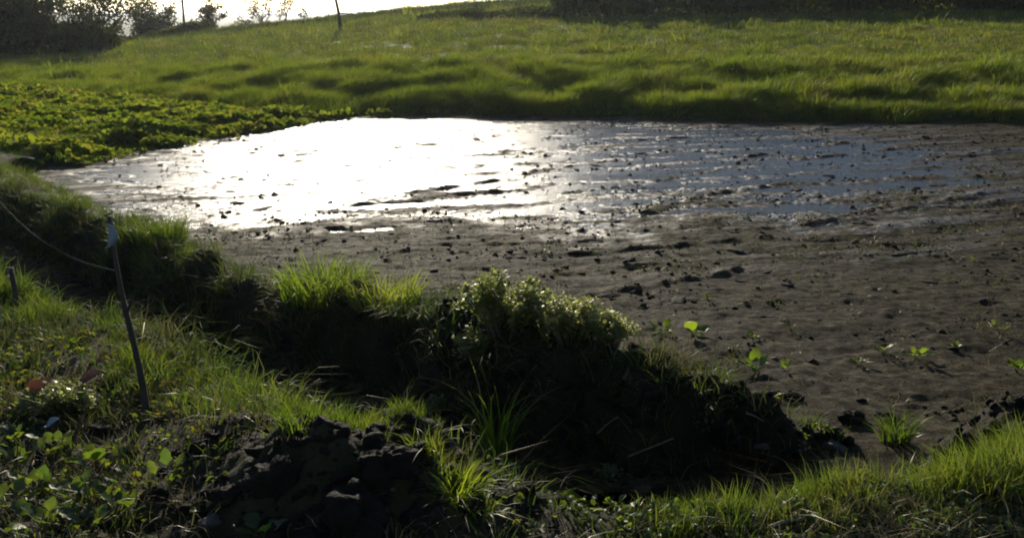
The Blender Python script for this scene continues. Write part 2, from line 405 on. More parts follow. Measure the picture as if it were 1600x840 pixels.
def leaf_bunch(n, rad, hgt, L, seed=0, flat=.35, kind='oval', simple=False):
    """many small leaves spread through a low clump"""
    r = random.Random(seed); parts = []
    for k in range(n):
        a = r.random()*6.283; q = rad*math.sqrt(r.random()); z = hgt*(.25+.75*r.random())*(1-.6*(q/rad)**2)
        l = L*(.6+.8*r.random()); w_ = l*(.6+.3*r.random())
        yaw = r.random()*6.283; tilt = r.gauss(0, flat); roll = r.gauss(0, flat)
        c, s = math.cos(yaw), math.sin(yaw); v = []
        pts = [(-.5, 0, 0), (-.18, .42, .10), (.22, .40, .10), (.5, 0, -.12), (.22, -.40, .10), (-.18, -.42, .10)] if not simple else [(-.5, 0, 0), (0, .45, .1), (.5, 0, -.1), (0, -.45, .1)]
        for px, py, pz in pts:
            px *= l; py *= w_; pz *= l
            pz, py = pz+py*math.sin(roll), py*math.cos(roll)
            pz, px = pz+px*math.sin(tilt), px*math.cos(tilt)
            v.append((q*math.cos(a)+px*c-py*s, q*math.sin(a)+px*s+py*c, z+pz))
        parts.append((v, [[0, 1, 2, 3], [0, 3, 4, 5]] if not simple else [[0, 1, 2], [0, 2, 3]]))
    return join(parts)
def lump(seed, sx=1, sy=1, sz=.7, amp=.35, sub=3, flat=.25):
    """an irregular clod or stone, its base cut flat"""
    import bmesh
    bm = bmesh.new(); bmesh.ops.create_icosphere(bm, subdivisions=sub, radius=1)
    from mathutils import noise as mn
    o = Vector((seed*3.7, seed*1.9, seed*5.1))
    for v in bm.verts:
        n = v.co.normalized(); d = 1+amp*mn.noise(n*1.3+o)+amp*.6*mn.noise(n*3.1+o)+amp*.35*mn.noise(n*7+o)+amp*.26*mn.noise(n*13+o)+amp*.16*mn.noise(n*27+o)
        v.co = Vector((n.x*d*sx, n.y*d*sy, max(n.z*d*sz, -flat)))
    me = bpy.data.meshes.new('lump'); bm.to_mesh(me); bm.free()
    me.polygons.foreach_set('use_smooth', [True]*len(me.polygons))
    return me

# ------------------------------------------------------------------ ground, mud, water
def axis(parts):
    out = []
    for a, b, n in parts: out.append(np.linspace(a, b, n, endpoint=False))
    out.append([parts[-1][1]]); return np.concatenate(out)
def grid_mesh(name, xs, ys, zf, mat, extra=None):
    X, Y = np.meshgrid(xs, ys); Z = zf(X, Y); nx, ny = len(xs), len(ys)
    V = np.stack([X, Y, Z], -1).reshape(-1, 3)
    i = np.arange(ny-1)[:, None]*nx+np.arange(nx-1)[None, :]
    F = np.stack([i, i+1, i+nx+1, i+nx], -1).reshape(-1, 4)
    me = bpy.data.meshes.new(name)
    me.vertices.add(len(V)); me.vertices.foreach_set('co', V.ravel().astype(np.float32))
    me.loops.add(F.size); me.loops.foreach_set('vertex_index', F.ravel().astype(np.int32))
    me.polygons.add(len(F)); me.polygons.foreach_set('loop_start', np.arange(0, F.size, 4, dtype=np.int32))
    me.polygons.foreach_set('use_smooth', np.ones(len(F), bool))
    me.update(calc_edges=True); me.validate()
    me.materials.append(mat)
    if extra: add_attr(me, extra[0], extra[1](X, Y))
    return link(name, me)
def turf_attr(x, y):
    d, s = seg_dist(x, y, DITCH); far = sstep(12, 18, y)
    return np.maximum(far, sstep(.5, .9, d)*.35)
xs = axis([(-4000, -200, 8), (-200, -40, 30), (-40, -8, 90), (-8, -2.6, 90), (-2.6, 3.0, 240), (3.0, 9, 80), (9, 40, 80), (40, 200, 30), (200, 4000, 8)])
ys = axis([(-200, -6, 12), (-6, 2.2, 30), (2.2, 6.5, 190), (6.5, 13, 120), (13, 32, 150), (32, 70, 120), (70, 200, 40), (200, 6000, 18)])
tag(grid_mesh('ground', xs, ys, ground_h, M_ground, ('turf', turf_attr)), kind='structure')
def wet_attr(x, y):
    sd = poly_sd(x, y, WATER)+.35*fbm(x*.8, y*.8, 61, 3)
    st = fbm(x*.28+y*.06, (y-.25*x)*2.4, 71, 3)
    dry = .9*sstep(.004, .014, mud_h(x, y))*sstep(.6, -.1, sd)
    return (1-dry)*np.maximum(sstep(.9, -.2, sd+.5*fbm(x*2.5, y*2.5, 63, 3)), .9*sstep(.05, .45, st+.25*pn(x*3, y*3, 64))*sstep(3.5, .4, sd)*sstep(0, 4, x))
mx = axis([(-8.5, -5, 60), (-5, 6, 440), (6, 12, 160), (12, 26, 60)])
my = axis([(4.2, 8, 170), (8, 13, 170), (13, 24, 200)])
tag(grid_mesh('mud', mx, my, mud_h, M_mud, ('wet', wet_attr)), kind='structure')
wx = axis([(-8.4, 14, 2)]); wy = axis([(6.5, 23.6, 2)])
tag(grid_mesh('water', wx, wy, lambda x, y: x*0, M_water), kind='structure')

# ------------------------------------------------------------------ scattered growth nobody could count (kind = stuff)
def scatter(name, P, protos, label, cat, smin=.7, smax=1.3, tilt=.12, scl=None, yaw=None):
    P = np.asarray(P, np.float32); n = len(P)
    pc = bpy.data.collections.new(name+'_sources')
    for k, (me) in enumerate(protos):
        pc.objects.link(bpy.data.objects.new(name+'_piece_%02d' % k, me))
    me = bpy.data.meshes.new(name); me.vertices.add(n); me.vertices.foreach_set('co', P.ravel())
    rot = np.stack([rng.normal(0, tilt, n), rng.normal(0, tilt, n), rng.random(n)*2*math.pi if yaw is None else yaw], -1).astype(np.float32)
    a = me.attributes.new('rot', 'FLOAT_VECTOR', 'POINT'); a.data.foreach_set('vector', rot.ravel())
    sv = smin+(smax-smin)*rng.random(n)
    if scl is not None: sv = sv*scl
    add_attr(me, 'scl', sv)
    a = me.attributes.new('idx', 'INT', 'POINT'); a.data.foreach_set('value', rng.integers(0, len(protos), n).astype(np.int32))
    o = link(name, me)
    ng = bpy.data.node_groups.new(name, 'GeometryNodeTree')
    ng.interface.new_socket('Geometry', in_out='INPUT', socket_type='NodeSocketGeometry')
    ng.interface.new_socket('Geometry', in_out='OUTPUT', socket_type='NodeSocketGeometry')
    gi = ng.nodes.new('NodeGroupInput'); go = ng.nodes.new('NodeGroupOutput')
    ip = ng.nodes.new('GeometryNodeInstanceOnPoints'); ci = ng.nodes.new('GeometryNodeCollectionInfo')
    ci.inputs['Collection'].default_value = pc; ci.inputs['Separate Children'].default_value = True; ci.inputs['Reset Children'].default_value = True
    def nat(nm, ty):
        q = ng.nodes.new('GeometryNodeInputNamedAttribute'); q.data_type = ty; q.inputs['Name'].default_value = nm; return q.outputs['Attribute']
    e2r = ng.nodes.new('FunctionNodeEulerToRotation')
    L = ng.links.new
    L(gi.outputs[0], ip.inputs['Points']); L(ci.outputs[0], ip.inputs['Instance']); ip.inputs['Pick Instance'].default_value = True
    L(nat('idx', 'INT'), ip.inputs['Instance Index']); L(nat('rot', 'FLOAT_VECTOR'), e2r.inputs[0]); L(e2r.outputs[0], ip.inputs['Rotation'])
    L(nat('scl', 'FLOAT'), ip.inputs['Scale']); L(ip.outputs[0], go.inputs[0])
    md = o.modifiers.new('scatter', 'NODES'); md.node_group = ng
    return tag(o, label, cat, kind='stuff')
def pts_in(n, x0, x1, y0, y1, keep, h=ground_h, dz=-.01):
    x = x0+(x1-x0)*rng.random(n); y = y0+(y1-y0)*rng.random(n)
    k = rng.random(n) < keep(x, y); x, y = x[k], y[k]
    return np.stack([x, y, h(x, y)+dz], -1)
def gm(name, mat, *a, **k): return mesh(name, *blades(*a, **k), mat)
def frust(x, y, m=3.0): return (np.abs(x) < .56*y+m)
def pond_sd(x, y): return poly_sd(x, y, POND)
def ditch_d(x, y):
    d, s = seg_dist(x, y, DITCH); return np.where(s < 0, d, -d)

# meadow on the slope behind, thinning with distance
mead = [gm('meadow_tuft', M_meadow, 16, .17, .16, .012, .7, k, (.12, .02)) for k in range(6)]+[gm('meadow_dry', M_rough, 14, .20, .16, .012, .8, 10+k, (.12, .02)) for k in range(2)]+[gm('meadow_dry', M_straw, 9, .24, .18, .007, .6, 14, (.1, 0))]
P = pts_in(260000, -48, 44, 22, 66, lambda x, y: frust(x, y)*sstep(2.0, 5.0, y-base_y(x))*np.clip((30/y)**2, 0, 1)*(.55+.45*sstep(-.3, .3, fbm(x*.5, y*.35, 91, 3))))
scatter('meadow_grass', P, mead, 'sunlit green meadow grass on the rise behind the pond', 'grass', .7, 1.3, .15, scl=np.clip(P[:, 1]/30, .9, 1.9)*(.8+.7*(rng.random(len(P)) > .975))*(.75+.5*sstep(-.4, .5, fbm(P[:, 0]*.8, P[:, 1]*.5, 93, 3))))
sh = []
for k in range(2):
    me = lump(350+k, 1, 1, 1, .3, 1, 1.2); me.materials.append(M_glint); sh.append(me)
P = pts_in(1500, -26, 24, 24, 52, lambda x, y: frust(x, y)*sstep(1.0, 4.0, y-base_y(x))*.35, ground_h, .22)
scatter('dew_glints', P, sh, 'scattered pale-coloured specks standing in for dew glints in the meadow grass', 'painted glints', .5, 1.0, .3, scl=.022)  # small pale lumps painted in as sparkles of dew on the grass
bankp = [gm('bank_tuft', M_bank, 22, .24, .13, .010, .8, 20+k, (.30, -.08)) for k in range(6)]
P = pts_in(240000, -26, 24, 16, 42, lambda x, y: frust(x, y)*sstep(-.7, -.1, y-base_y(x))*sstep(7.0, 3.5, y-base_y(x))*np.clip((27/y)**2, 0, 1)*(pond_sd(x, y) > .05)*(.4+.6*sstep(-.25, .3, fbm(x*.9, y*.9, 95, 3))))
scatter('bank_grass', P, bankp, 'long combed tussock grass on the bank behind the mud', 'grass', .65, 1.35, .2, scl=.65+.7*sstep(-.3, .5, fbm(P[:, 0]*.7, P[:, 1]*.7, 97, 3)), yaw=rng.normal(0, .5, len(P)))
# dark rough growth along the crest
rough = [gm('rough_tuft', M_rough, 16, .38, .22, .03, .6, 40+k) for k in range(4)]
P = pts_in(30000, -24, 44, 54, 62, lambda x, y: frust(x, y)*np.exp(-((y-57.5-1.2*pn(x*.2, y*0, 99))/1.0)**2)*.9)
scatter('rough_grass', P, rough, 'dark rough grass band along the crest of the meadow', 'grass', .6, 1.4, .2)

# leafy ground cover left of the pond
cov = [mesh('cover_clump', *leaf_bunch(18, .14, .11, .05+.012*k, 60+k, .5), M_cover) for k in range(6)]+[gm('cover_grass', M_bank, 10, .16, .08, .008, .8, 67)]
P = pts_in(90000, -22, -2.5, 12.5, 33, lambda x, y: frust(x, y, 2)*sstep(-.35, .25, pond_sd(x, y)+.2*pn(x*2, y*2, 131))*sstep(.5, -.2, y-base_y(x)+.5)*(ditch_d(x, y) > .9)*sstep(.3, 1.2, y-(15.0+(-x-7)*.55))*np.clip((20/y)**1.5, 0, 1), top_h)
scatter('ground_cover', P, cov, 'low leafy green plants covering the shore left of the water', 'ground cover', .3, 1.35, .35, scl=.6+.75*sstep(-.3, .4, fbm(P[:, 0]*.9, P[:, 1]*.9, 101, 3)))

# ridge between ditch and pond, and the ditch sides
rid = [gm('ridge_tuft', M_lush, 20, .24, .08, .007, .75, 80+k) for k in range(5)]+[gm('ridge_tuft', M_rough, 22, .24, .09, .006, 1.1, 90+k, droop=1.7) for k in range(4)]
def ridge_keep(x, y):
    d = ditch_d(x, y); dens = np.interp(x, [-9, -2.4, -.8, -.2, .4, 1.2, 1.8], [1, 1, .9, .55, .42, .34, .3])
    return dens*(d > .3)*(pond_sd(x, y) > np.interp(x, [-4, -2, 0], [.1, .35, .35]))*(.25+.75*sstep(-.35, .3, fbm(x*1.6, y*1.6, 103, 3)))
P = pts_in(44000, -12, 2.2, 4.1, 18.5, lambda x, y: frust(x, y, 1.5)*ridge_keep(x, y)*np.clip((9/y)**2, .12, 1))
PR = P[P[:, 0] > -2.1+.5*rng.random(len(P))]; P = P[P[:, 0] <= -2.1+.3*rng.random(len(P))]
dry = [gm('ridge_dry', M_rough, 20, .20, .09, .005, 1.2, 90+k, droop=1.8) for k in range(4)]+[gm('ridge_dry', M_straw, 14, .20, .10, .0035, 1.4, 96+k, droop=1.7) for k in range(2)]
scatter('ridge_dead_grass', PR, dry, 'brownish dead grass and thin dark weeds on the ridge around the bright tufts', 'dead grass', .5, 1.2, .4, scl=.6+.6*sstep(-.3, .4, fbm(PR[:, 0]*1.6, PR[:, 1]*1.6, 105, 3)))
scatter('ridge_grass', P, rid, 'rough green grass hanging over the dark ditch along the ridge', 'grass', .6, 1.3, .35, scl=np.interp(P[:, 1], [4, 7, 10, 16], [.8, .75, .55, .6])*(.7+.7*sstep(-.3, .4, fbm(P[:, 0]*1.2, P[:, 1]*1.2, 105, 3))))
drg = [gm('ditch_tuft', M_rough, 14, .20, .10, .006, 1.2, 110+k, droop=1.8) for k in range(4)]
P = pts_in(16000, -8, 1.4, 3.3, 12, lambda x, y: frust(x, y, 1)*(np.abs(ditch_d(x, y)) < .8)*np.interp(x, [-5, -1, .3, 1.4], [1, .9, .3, .2]))
scatter('ditch_grass', P, drg, 'dark sparse grass on the shaded sides of the ditch', 'grass', .5, 1.2, .4)

# near strip on this side of the ditch
rim = [gm('rim_tuft', M_lush, 18, .12, .05, .0045, .6, 130+k) for k in range(5)]
P = pts_in(26000, -5.5, .0, 3.0, 8.5, lambda x, y: frust(x, y, .5)*np.exp(-((ditch_d(x, y)+.92)/.17)**2)*np.interp(x, [-4, -.6, -.25, -.1], [1, 1, .7, 0])*(.35+.65*sstep(-.2, .2, fbm(x*2.2, y*2.2, 107, 3))))
scatter('rim_grass', P, rim, 'bright short grass along the near rim of the ditch', 'grass', .5, 1.15, .3, scl=.55+.65*sstep(-.3, .3, fbm(P[:, 0]*2, P[:, 1]*2, 109, 2)))
pat = [gm('path_tuft', M_rough, 14, .09, .06, .004, .9, 150+k) for k in range(2)]+[gm('path_tuft', M_straw, 10, .08, .07, .0035, 1.5, 155+k) for k in range(3)]+[mesh('path_leaf', *leaf_bunch(7, .05, .05, .028, 158+k, .5), M_cover) for k in range(3)]
P = pts_in(24000, -5, .1, 2.4, 8, lambda x, y: frust(x, y, .5)*(ditch_d(x, y) < -.95)*np.clip(1.0-1.6*np.exp(-(((x+.55)/.55)**2+((y-3.1)/.45)**2)), 0, 1)*.9*(.3+.7*sstep(-.2, .3, fbm(x*1.8, y*1.8, 111, 3))))
scatter('path_grass', P, pat, 'thin mixed grass and small weeds on the near left ground', 'grass', .6, 1.4, .3)

# right foreground
rgt = [gm('verge_tuft', M_lush, 18, .20, .06, .006, .5, 170+k) for k in range(5)]
def right_keep(x, y):
    tall = sstep(1.15, 1.5, x)*sstep(2.95, 3.15, y)*sstep(3.62, 3.45, y)
    rim_ = np.exp(-((ditch_d(x, y)+.72-.35*sstep(1.0, 1.4, x))/.2)**2)*sstep(.35, .55, x)*sstep(3.7, 3.5, y)
    return np.maximum(tall, rim_*.9)
P = pts_in(26000, .2, 6.0, 2.5, 5.0, lambda x, y: frust(x, y, .6)*right_keep(x, y)*(.35+.65*sstep(-.25, .2, fbm(x*2, y*2, 113, 3))))
scatter('verge_grass', P, rgt, 'tall bright grass on the near bank at the right', 'grass', .6, 1.2, .2, scl=np.interp(P[:, 0], [.4, 1.2, 1.6], [.50, .62, 1.05]))
clo = [mesh('clover_clump', *leaf_bunch(12, .05, .06, .022, 190+k, .4, ), M_weed) for k in range(4)]+[gm('short_tuft', M_rough, 12, .07, .05, .004, .8, 195+k) for k in range(3)]
P = pts_in(22000, -.1, 4.2, 2.3, 4.2, lambda x, y: frust(x, y, .5)*(ditch_d(x, y) < -.55)*np.interp(x, [-.1, .4, .7], [.10, .35, .6])*(.3+.7*sstep(-.2, .3, fbm(x*2.6, y*2.6, 115, 3))))
scatter('clover', P, clo, 'small clover leaves and short grass on the near right ground', 'clover', .6, 1.4, .3)
stk = [gm('stalks', M_straw, 3, .26, .05, .004, 1.0, 260+k, segs=4) for k in range(3)]+[gm('stalks', M_lush, 5, .20, .04, .006, 1.2, 265+k, segs=4) for k in range(3)]+[mesh('sprig', *leaf_bunch(9, .05, .10, .03, 270+k, .6), M_weed) for k in range(2)]
P = pts_in(1500, -.8, 1.9, 3.3, 5.6, lambda x, y: (ditch_d(x, y) > -.2)*(pond_sd(x, y) > .15)*.5)
scatter('soil_weeds', P, stk, 'thin stalks and sprigs on the dug dark soil of the ridge', 'weeds', .5, 1.1, .4)
stw = [gm('straw_wisp', M_straw, 6, .12, .07, .0035, 3.2, 210+k, droop=1.0) for k in range(4)]
P = pts_in(5000, -.3, 3.4, 2.3, 3.4, lambda x, y: frust(x, y, .3)*np.clip(1.6*np.exp(-(((x-1.25)/.5)**2+((y-2.85)/.22)**2))+.12, 0, 1)*.6)
scatter('straw', P, stw, 'dry yellow straw lying on the ground at the lower right', 'straw', .5, 1.0, .35)

# crumbs, stalks and litter on the mud
cr = []
for k in range(5):
    me = lump(300+k, 1, .8, .6, .5, 1, .2); me.materials.append(M_mudclod); cr.append(me)
def mud_top(x, y): return np.maximum(mud_h(x, y), -.004)
def in_pond(x, y, m=-.15): return (pond_sd(x, y) < m)
P = pts_in(110000, -7.5, 14, 4.8, 23, lambda x, y: frust(x, y, 1.5)*in_pond(x, y)*(.10+.55*sstep(.0, .5, fbm(x*1.1, y*1.1, 117, 3)))*np.clip((9/y)**1.2, .2, 1)*np.where(poly_sd(x, y, WATER) < 0, 1.6, 1), mud_top, 0.0)
scatter('mud_crumbs', P, cr, 'small crumbs of dark mud strewn over the drying pond bed', 'mud', .35, 1.0, .3, scl=.007+.040*rng.random(len(P))**7+.0008*P[:, 1])
cs = []
for k in range(5):
    me = lump(330+k, 1, .85, .7, .6, 2, .3); me.materials.append(M_clod); cs.append(me)
P = pts_in(42000, -2.2, 2.2, 2.4, 6.2, lambda x, y: frust(x, y, .4)*np.clip(np.exp(-(((x+.5)/.6)**2+((y-3.1)/.5)**2))+.8*(ditch_d(x, y) > -.5)*(pond_sd(x, y) > .1)*sstep(-1.0, .2, x)+.08, 0, 1)*.6)
scatter('soil_crumbs', P, cs, 'loose dark crumbs of dug earth on the near bank and ridge', 'soil', .4, 1.0, .4, scl=.006+.045*rng.random(len(P))**3)
lit = [gm('litter', M_straw, 5, .07, .06, .004, 2.5, 230+k, droop=1.8) for k in range(3)]+[gm('litter', M_rough, 5, .06, .05, .005, 1.8, 235+k) for k in range(2)]
P = pts_in(24000, -5, 10, 4.5, 16, lambda x, y: frust(x, y, 1)*in_pond(x, y)*(poly_sd(x, y, WATER) > -.2)*(.14+.8*sstep(.0, .45, fbm(x*1.3+7, y*1.3, 119, 3))), mud_top, 0.0)
scatter('litter', P, lit, 'dead grass bits and stalks lying on the drier mud', 'litter', .5, 1.3, .9)

# ------------------------------------------------------------------ trees, hedges, poles behind
def make_tree(name, base, height, spread, nleaf, leaf, label, cat, seed, bare=.0, mat=None, group=None, trunks=1, low=.15):
    r = random.Random(seed); root = empty(name, base); parts = []; tips = []
    def grow(p, d, L, rad, depth):
        n = 4; path = [p]; q = Vector(p); dd = Vector(d)
        for i in range(n):
            dd = (dd+Vector((r.gauss(0, .16), r.gauss(0, .16), r.gauss(.03, .08)))).normalized(); q = q+dd*L/n; path.append(q.copy())
        parts.append(tube(path, [rad*(1-.55*i/n) for i in range(n+1)], 5 if depth < 2 else 3))
        if depth >= 2: tips.extend(path[1:])
        if depth < 4:
            for k in range(3 if depth < 3 else 2):
                i = r.randint(1, n); a = r.random()*6.283; sp = .5+.5*r.random()
                nd = (dd+Vector((math.cos(a)*sp, math.sin(a)*sp, r.uniform(-.1, .35)))).normalized()
                grow(path[i], nd, L*r.uniform(.5, .75), rad*.5, depth+1)
    for t_ in range(trunks):
        off = Vector((r.gauss(0, spread*.25), r.gauss(0, spread*.2), 0)) if trunks > 1 else Vector((0, 0, 0))
        grow(off-Vector((0, 0, .2)), Vector((r.gauss(0, .12), r.gauss(0, .12), 1)), height*.5, height*.022, 0)
    v, f = join(parts); link('trunk', mesh('trunk', v, f, M_bark), root)
    if nleaf:
        lp = []
        for k in range(nleaf):
            c = r.choice(tips); s = leaf*(.5+r.random()); p = Vector(c)+Vector((r.gauss(0, spread*.10), r.gauss(0, spread*.10), r.gauss(0, spread*.08)))
            if p.z < height*low: p.z = height*low+r.random()*height*.2
            a = Vector((r.gauss(0, 1), r.gauss(0, 1), r.gauss(0, 1))).normalized(); b = a.cross(Vector((r.gauss(0, 1), r.gauss(0, 1), r.gauss(0, 1)))).normalized()
            lp.append(([tuple(p-a*s), tuple(p+b*s*.5), tuple(p+a*s), tuple(p-b*s*.5)], [[0, 1, 2, 3]]))
        v, f = join(lp); link('crown', mesh('crown', v, f, mat or M_tree), root)
    return tag(root, label, cat, group)
def gz(x, y): return float(ground_h(np.array([x]), np.array([y]))[0])
def px_x(u, y): return (u-800)/FPX*y/math.cos(PITCH)*math.cos(PITCH)*1.0
def site(u, y): 
    x = (u-800)/FPX*(y*math.cos(PITCH)+.55)*1.0
    return (x, y, gz(x, y))
make_tree('round_tree', site(40, 47), 4.4, 3.2, 9000, .085, 'dark round leafy tree at the left edge of the skyline', 'tree', 1, trunks=4, low=.04)
make_tree('thicket_tree', site(100, 47), 3.6, 2.6, 4200, .08, 'dark dense thicket right of the round leafy tree, bare twigs on top', 'shrub', 2, trunks=5, low=.02)
make_tree('bare_tree', site(142, 48), 3.8, 2.6, 1100, .06, 'bare many-branched tree with dark base beside the thicket', 'tree', 3, trunks=5, low=.02)
make_tree('tall_shrub', site(-40, 49), 3.6, 2.4, 4500, .09, 'dark shrub just outside the left edge, joining the round tree', 'shrub', 8, trunks=4, low=.04)
make_tree('small_tree', site(220, 64), 3.5, 2.2, 1300, .10, 'small leafy tree on the skyline, left of the thin pole, rounder one', 'tree', 4, trunks=2, low=.25)
make_tree('small_tree', site(254, 65), 3.1, 2.2, 1500, .10, 'small leafy tree on the skyline, nearest the thin pole on its left', 'tree', 5, trunks=2, low=.25)
make_tree('small_tree', site(335, 65), 2.7, 1.2, 1100, .09, 'small twin-crowned tree on the skyline right of the thin pole', 'tree', 6, trunks=2, low=.3)
SKY_LAB = ['bare sapling on the skyline just right of the twin-crowned tree', 'bare pale sapling on the skyline, second right of the twin-crowned tree',
           'tallest bare sapling on the skyline left of the leaning thin post', 'bare sapling on the skyline nearest the leaning thin post']
for k, (u, h) in enumerate([(372, 2.2), (405, 2.8), (432, 3.0), (462, 2.7)]):
    make_tree('bare_sapling', site(u, 66), h, 1.5, 380, .07, SKY_LAB[k], 'sapling', 20+k, trunks=2, group='bare saplings on the skyline', low=.3)

def foliage_row(name, a, b, hgt, dep, n, leaf, label, cat, seed, mat=None, stems=14):
    """a hedge: leaves filling an uneven bank-shaped volume, with stems inside"""
    r = np.random.default_rng(seed); root = empty(name, (a[0], a[1], gz(*a)))
    t = r.random(n); q = r.normal(0, dep*.35, n); x = a[0]+(b[0]-a[0])*t; y = a[1]+(b[1]-a[1])*t+q
    H = hgt*(.75+.5*fbm(x*.35, x*0+seed, seed, 3)+.25*pn(x*1.3, y, seed+5)); z = ground_h(x, y)+np.maximum(H, .2)*r.random(n)**.7
    C = np.stack([x, y, z], -1)-np.array(root.location)
    A = r.normal(size=(n, 3)); A /= np.linalg.norm(A, axis=1)[:, None]; B = np.cross(A, r.normal(size=(n, 3))); B /= np.linalg.norm(B, axis=1)[:, None]
    s = (leaf*(.5+r.random(n)))[:, None]
    V = np.stack([C-A*s, C+B*s*.5, C+A*s, C-B*s*.5], 1).reshape(-1, 3); F = np.arange(4*n).reshape(-1, 4)
    link('foliage', mesh('foliage', V, F, mat or M_tree), root)
    parts = []
    for k in range(stems):
        tt = (k+.5)/stems; px, py = a[0]+(b[0]-a[0])*tt, a[1]+(b[1]-a[1])*tt
        o = Vector((px, py, gz(px, py)-.1))-root.location
        parts.append(tube([o, o+Vector((r.normal(0, .2), r.normal(0, .2), hgt*.5)), o+Vector((r.normal(0, .4), r.normal(0, .3), hgt*.95))], [.04, .03, .01], 4))
    v, f = join(parts); link('stems', mesh('stems', v, f, M_bark), root)['kind'] = 'stuff'
    return tag(root, label, cat)
foliage_row('hedgerow', (1.8, 47), (34, 44), 1.7, 1.4, 36000, .11, 'dark continuous hedgerow along the top right of the meadow', 'hedge', 31, stems=40)
foliage_row('thicket', (-27.5, 46.5), (-18.6, 48.5), 1.7, 1.6, 22000, .085, 'dark dense undergrowth filling the foot of the trees at upper left', 'undergrowth', 37)
foliage_row('low_hedge', (-24, 57), (-17.5, 60.5), 1.0, 1.4, 9000, .09, 'low dark hedge running from the thicket towards the thin pole', 'hedge', 33)
foliage_row('field_scrub', (-4.5, 50), (1.8, 47.5), .5, 1.2, 3000, .09, 'low dark scrub at the left end of the hedgerow', 'shrub', 35, stems=10)
def small_bush(u, v, w_, h_, label, seed):
    p = hit(u, v); root = empty('field_bush', p); r = random.Random(seed)
    link('foliage', mesh('foliage', *leaf_bunch(420, w_, h_*1.4, .10, seed, 1.0, simple=True), M_rough), root)
    for _ in range(4):
        v, f = tube([(0, 0, -.05), (r.gauss(0, .05), 0, h_*.5), (r.gauss(0, .15), r.gauss(0, .1), h_*.9)], [.02, .015, .005], 4)
        link('stem', mesh('stem', v, f, M_bark), root)
    return tag(root, label, 'bush')
small_bush(745, 18, .8, .7, 'small round dark bush in the meadow left of the hedgerow', 41)
small_bush(112, 76, .35, .7, 'small bright bush in the grass below the dark thicket', 42)
x, y, z = site(290, 78)
po = empty('utility_pole', (x, y, z))
v, f = tube([(0, 0, -.5), (0, 0, 4), (0.02, 0, 7.5)], [.10, .085, .07], 8); link('shaft', mesh('shaft', v, f, M_wood), po)
v, f = tube([(-.6, 0, 7.1), (.6, 0, 7.1)], [.05, .05], 6); link('crossarm', mesh('crossarm', v, f, M_wood), po)
tag(po, 'thin upright pole on the skyline between the small trees', 'pole')
b = hit(533, 48)
po = empty('leaning_post', b); top = at_y(519, -30, b[1])-b
v, f = tube([(0, 0, -.2), tuple(top*.35+np.array([.03, 0, 0])), tuple(top*.7), tuple(top)], [.085, .075, .06, .05], 7, .1, 5); link('shaft', mesh('shaft', v, f, M_bark), po)
v, f = tube([tuple(top*.35), tuple(top*.35+np.array([.4, .1, -.02])), tuple(top*.35+np.array([.75, .1, -.10]))], [.03, .02, .01], 5); link('twig', mesh('twig', v, f, M_bark), po)
tag(po, 'thin dark leaning post standing alone in the meadow under the skyline', 'post')

# ------------------------------------------------------------------ stakes, cord, rag beside the ditch
b = hit(229, 652); top = at_y(169, 338, b[1]-.05)-b
st = empty('wooden_stake', b)
pth = [Vector((0, 0, -.15))]+[Vector(top*t)+Vector((.006*math.sin(7*t)+.004*math.sin(math.pi*t), .006*math.cos(5*t), 0)) for t in np.linspace(0, 1, 12)]
v, f = tube(pth, [.015]+[.015-.008*t for t in np.linspace(0, 1, 12)], 8, .22, 3); link('shaft', mesh('shaft', v, f, M_wood), st)
v, f = tube([Vector(top*.96)+Vector((.017*math.cos(a), .017*math.sin(a), .004*a)) for a in np.linspace(0, 14, 40)], [.0025]*40, 4); link('cord_wrap', mesh('cord_wrap', v, f, M_cord), st)
v, f = tube([pth[7]+Vector((.01, -.01, 0)), pth[7]+Vector((.04, -.02, .06)), pth[7]+Vector((.05, -.01, .09))], [.006, .005, .003], 5); link('twig_stub', mesh('twig_stub', v, f, M_wood), st)
tag(st, 'tall thin leaning wooden stake with a pale rag near its top', 'stake', 'fence stakes')
b2 = hit(26, 492); t2 = at_y(16, 418, b2[1])-b2
s2 = empty('wooden_stake', b2)
v, f = tube([Vector((0, 0, -.15)), Vector((0, 0, 0)), Vector(t2*.5)+Vector((.01, 0, 0)), Vector(t2)], [.019, .018, .016, .013], 7, .2, 6); link('shaft', mesh('shaft', v, f, M_wood), s2)
v, f = tube([Vector(t2*.9)+Vector((.016*math.cos(a), .016*math.sin(a), .003*a)) for a in np.linspace(0, 10, 26)], [.002]*26, 4); link('cord_wrap', mesh('cord_wrap', v, f, M_cord), s2)
tag(s2, 'short dark stake at the left edge beside the ditch', 'stake', 'fence stakes')
cp = [at_y(-70, 236, 6.6), at_y(0, 316, 6.0), at_y(56, 368, 5.4), at_y(120, 405, 4.9), at_y(187, 424, b[1]-.01)]
p3 = np.array([cp[0][0], cp[0][1], gz(cp[0][0], cp[0][1])]); s3 = empty('wooden_stake', p3); hh = cp[0][2]-p3[2]
v, f = tube([Vector((0, 0, -.15)), Vector((0, 0, hh*.5)), Vector((.01, 0, hh+.05))], [.022, .020, .016], 7, .2, 8); link('shaft', mesh('shaft', v, f, M_wood), s3)
tag(s3, 'stake beyond the left edge holding the other end of the cord', 'stake', 'fence stakes')
def smooth_path(P, n=40):
    P = np.array(P); s = np.linspace(0, len(P)-1, n); out = []
    for t in s:
        i = int(min(t, len(P)-2)); q = t-i; p0, p1, p2, p3_ = P[max(i-1, 0)], P[i], P[i+1], P[min(i+2, len(P)-1)]
        out.append(.5*((2*p1)+(-p0+p2)*q+(2*p0-5*p1+4*p2-p3_)*q*q+(-p0+3*p1-3*p2+p3_)*q**3))
    return out
v, f = tube(smooth_path(cp), [.0008]*40, 5); tag(link('cord', mesh('cord', v, f, M_cord)), 'thin pale cord slanting from the left edge to the tall stake', 'cord')
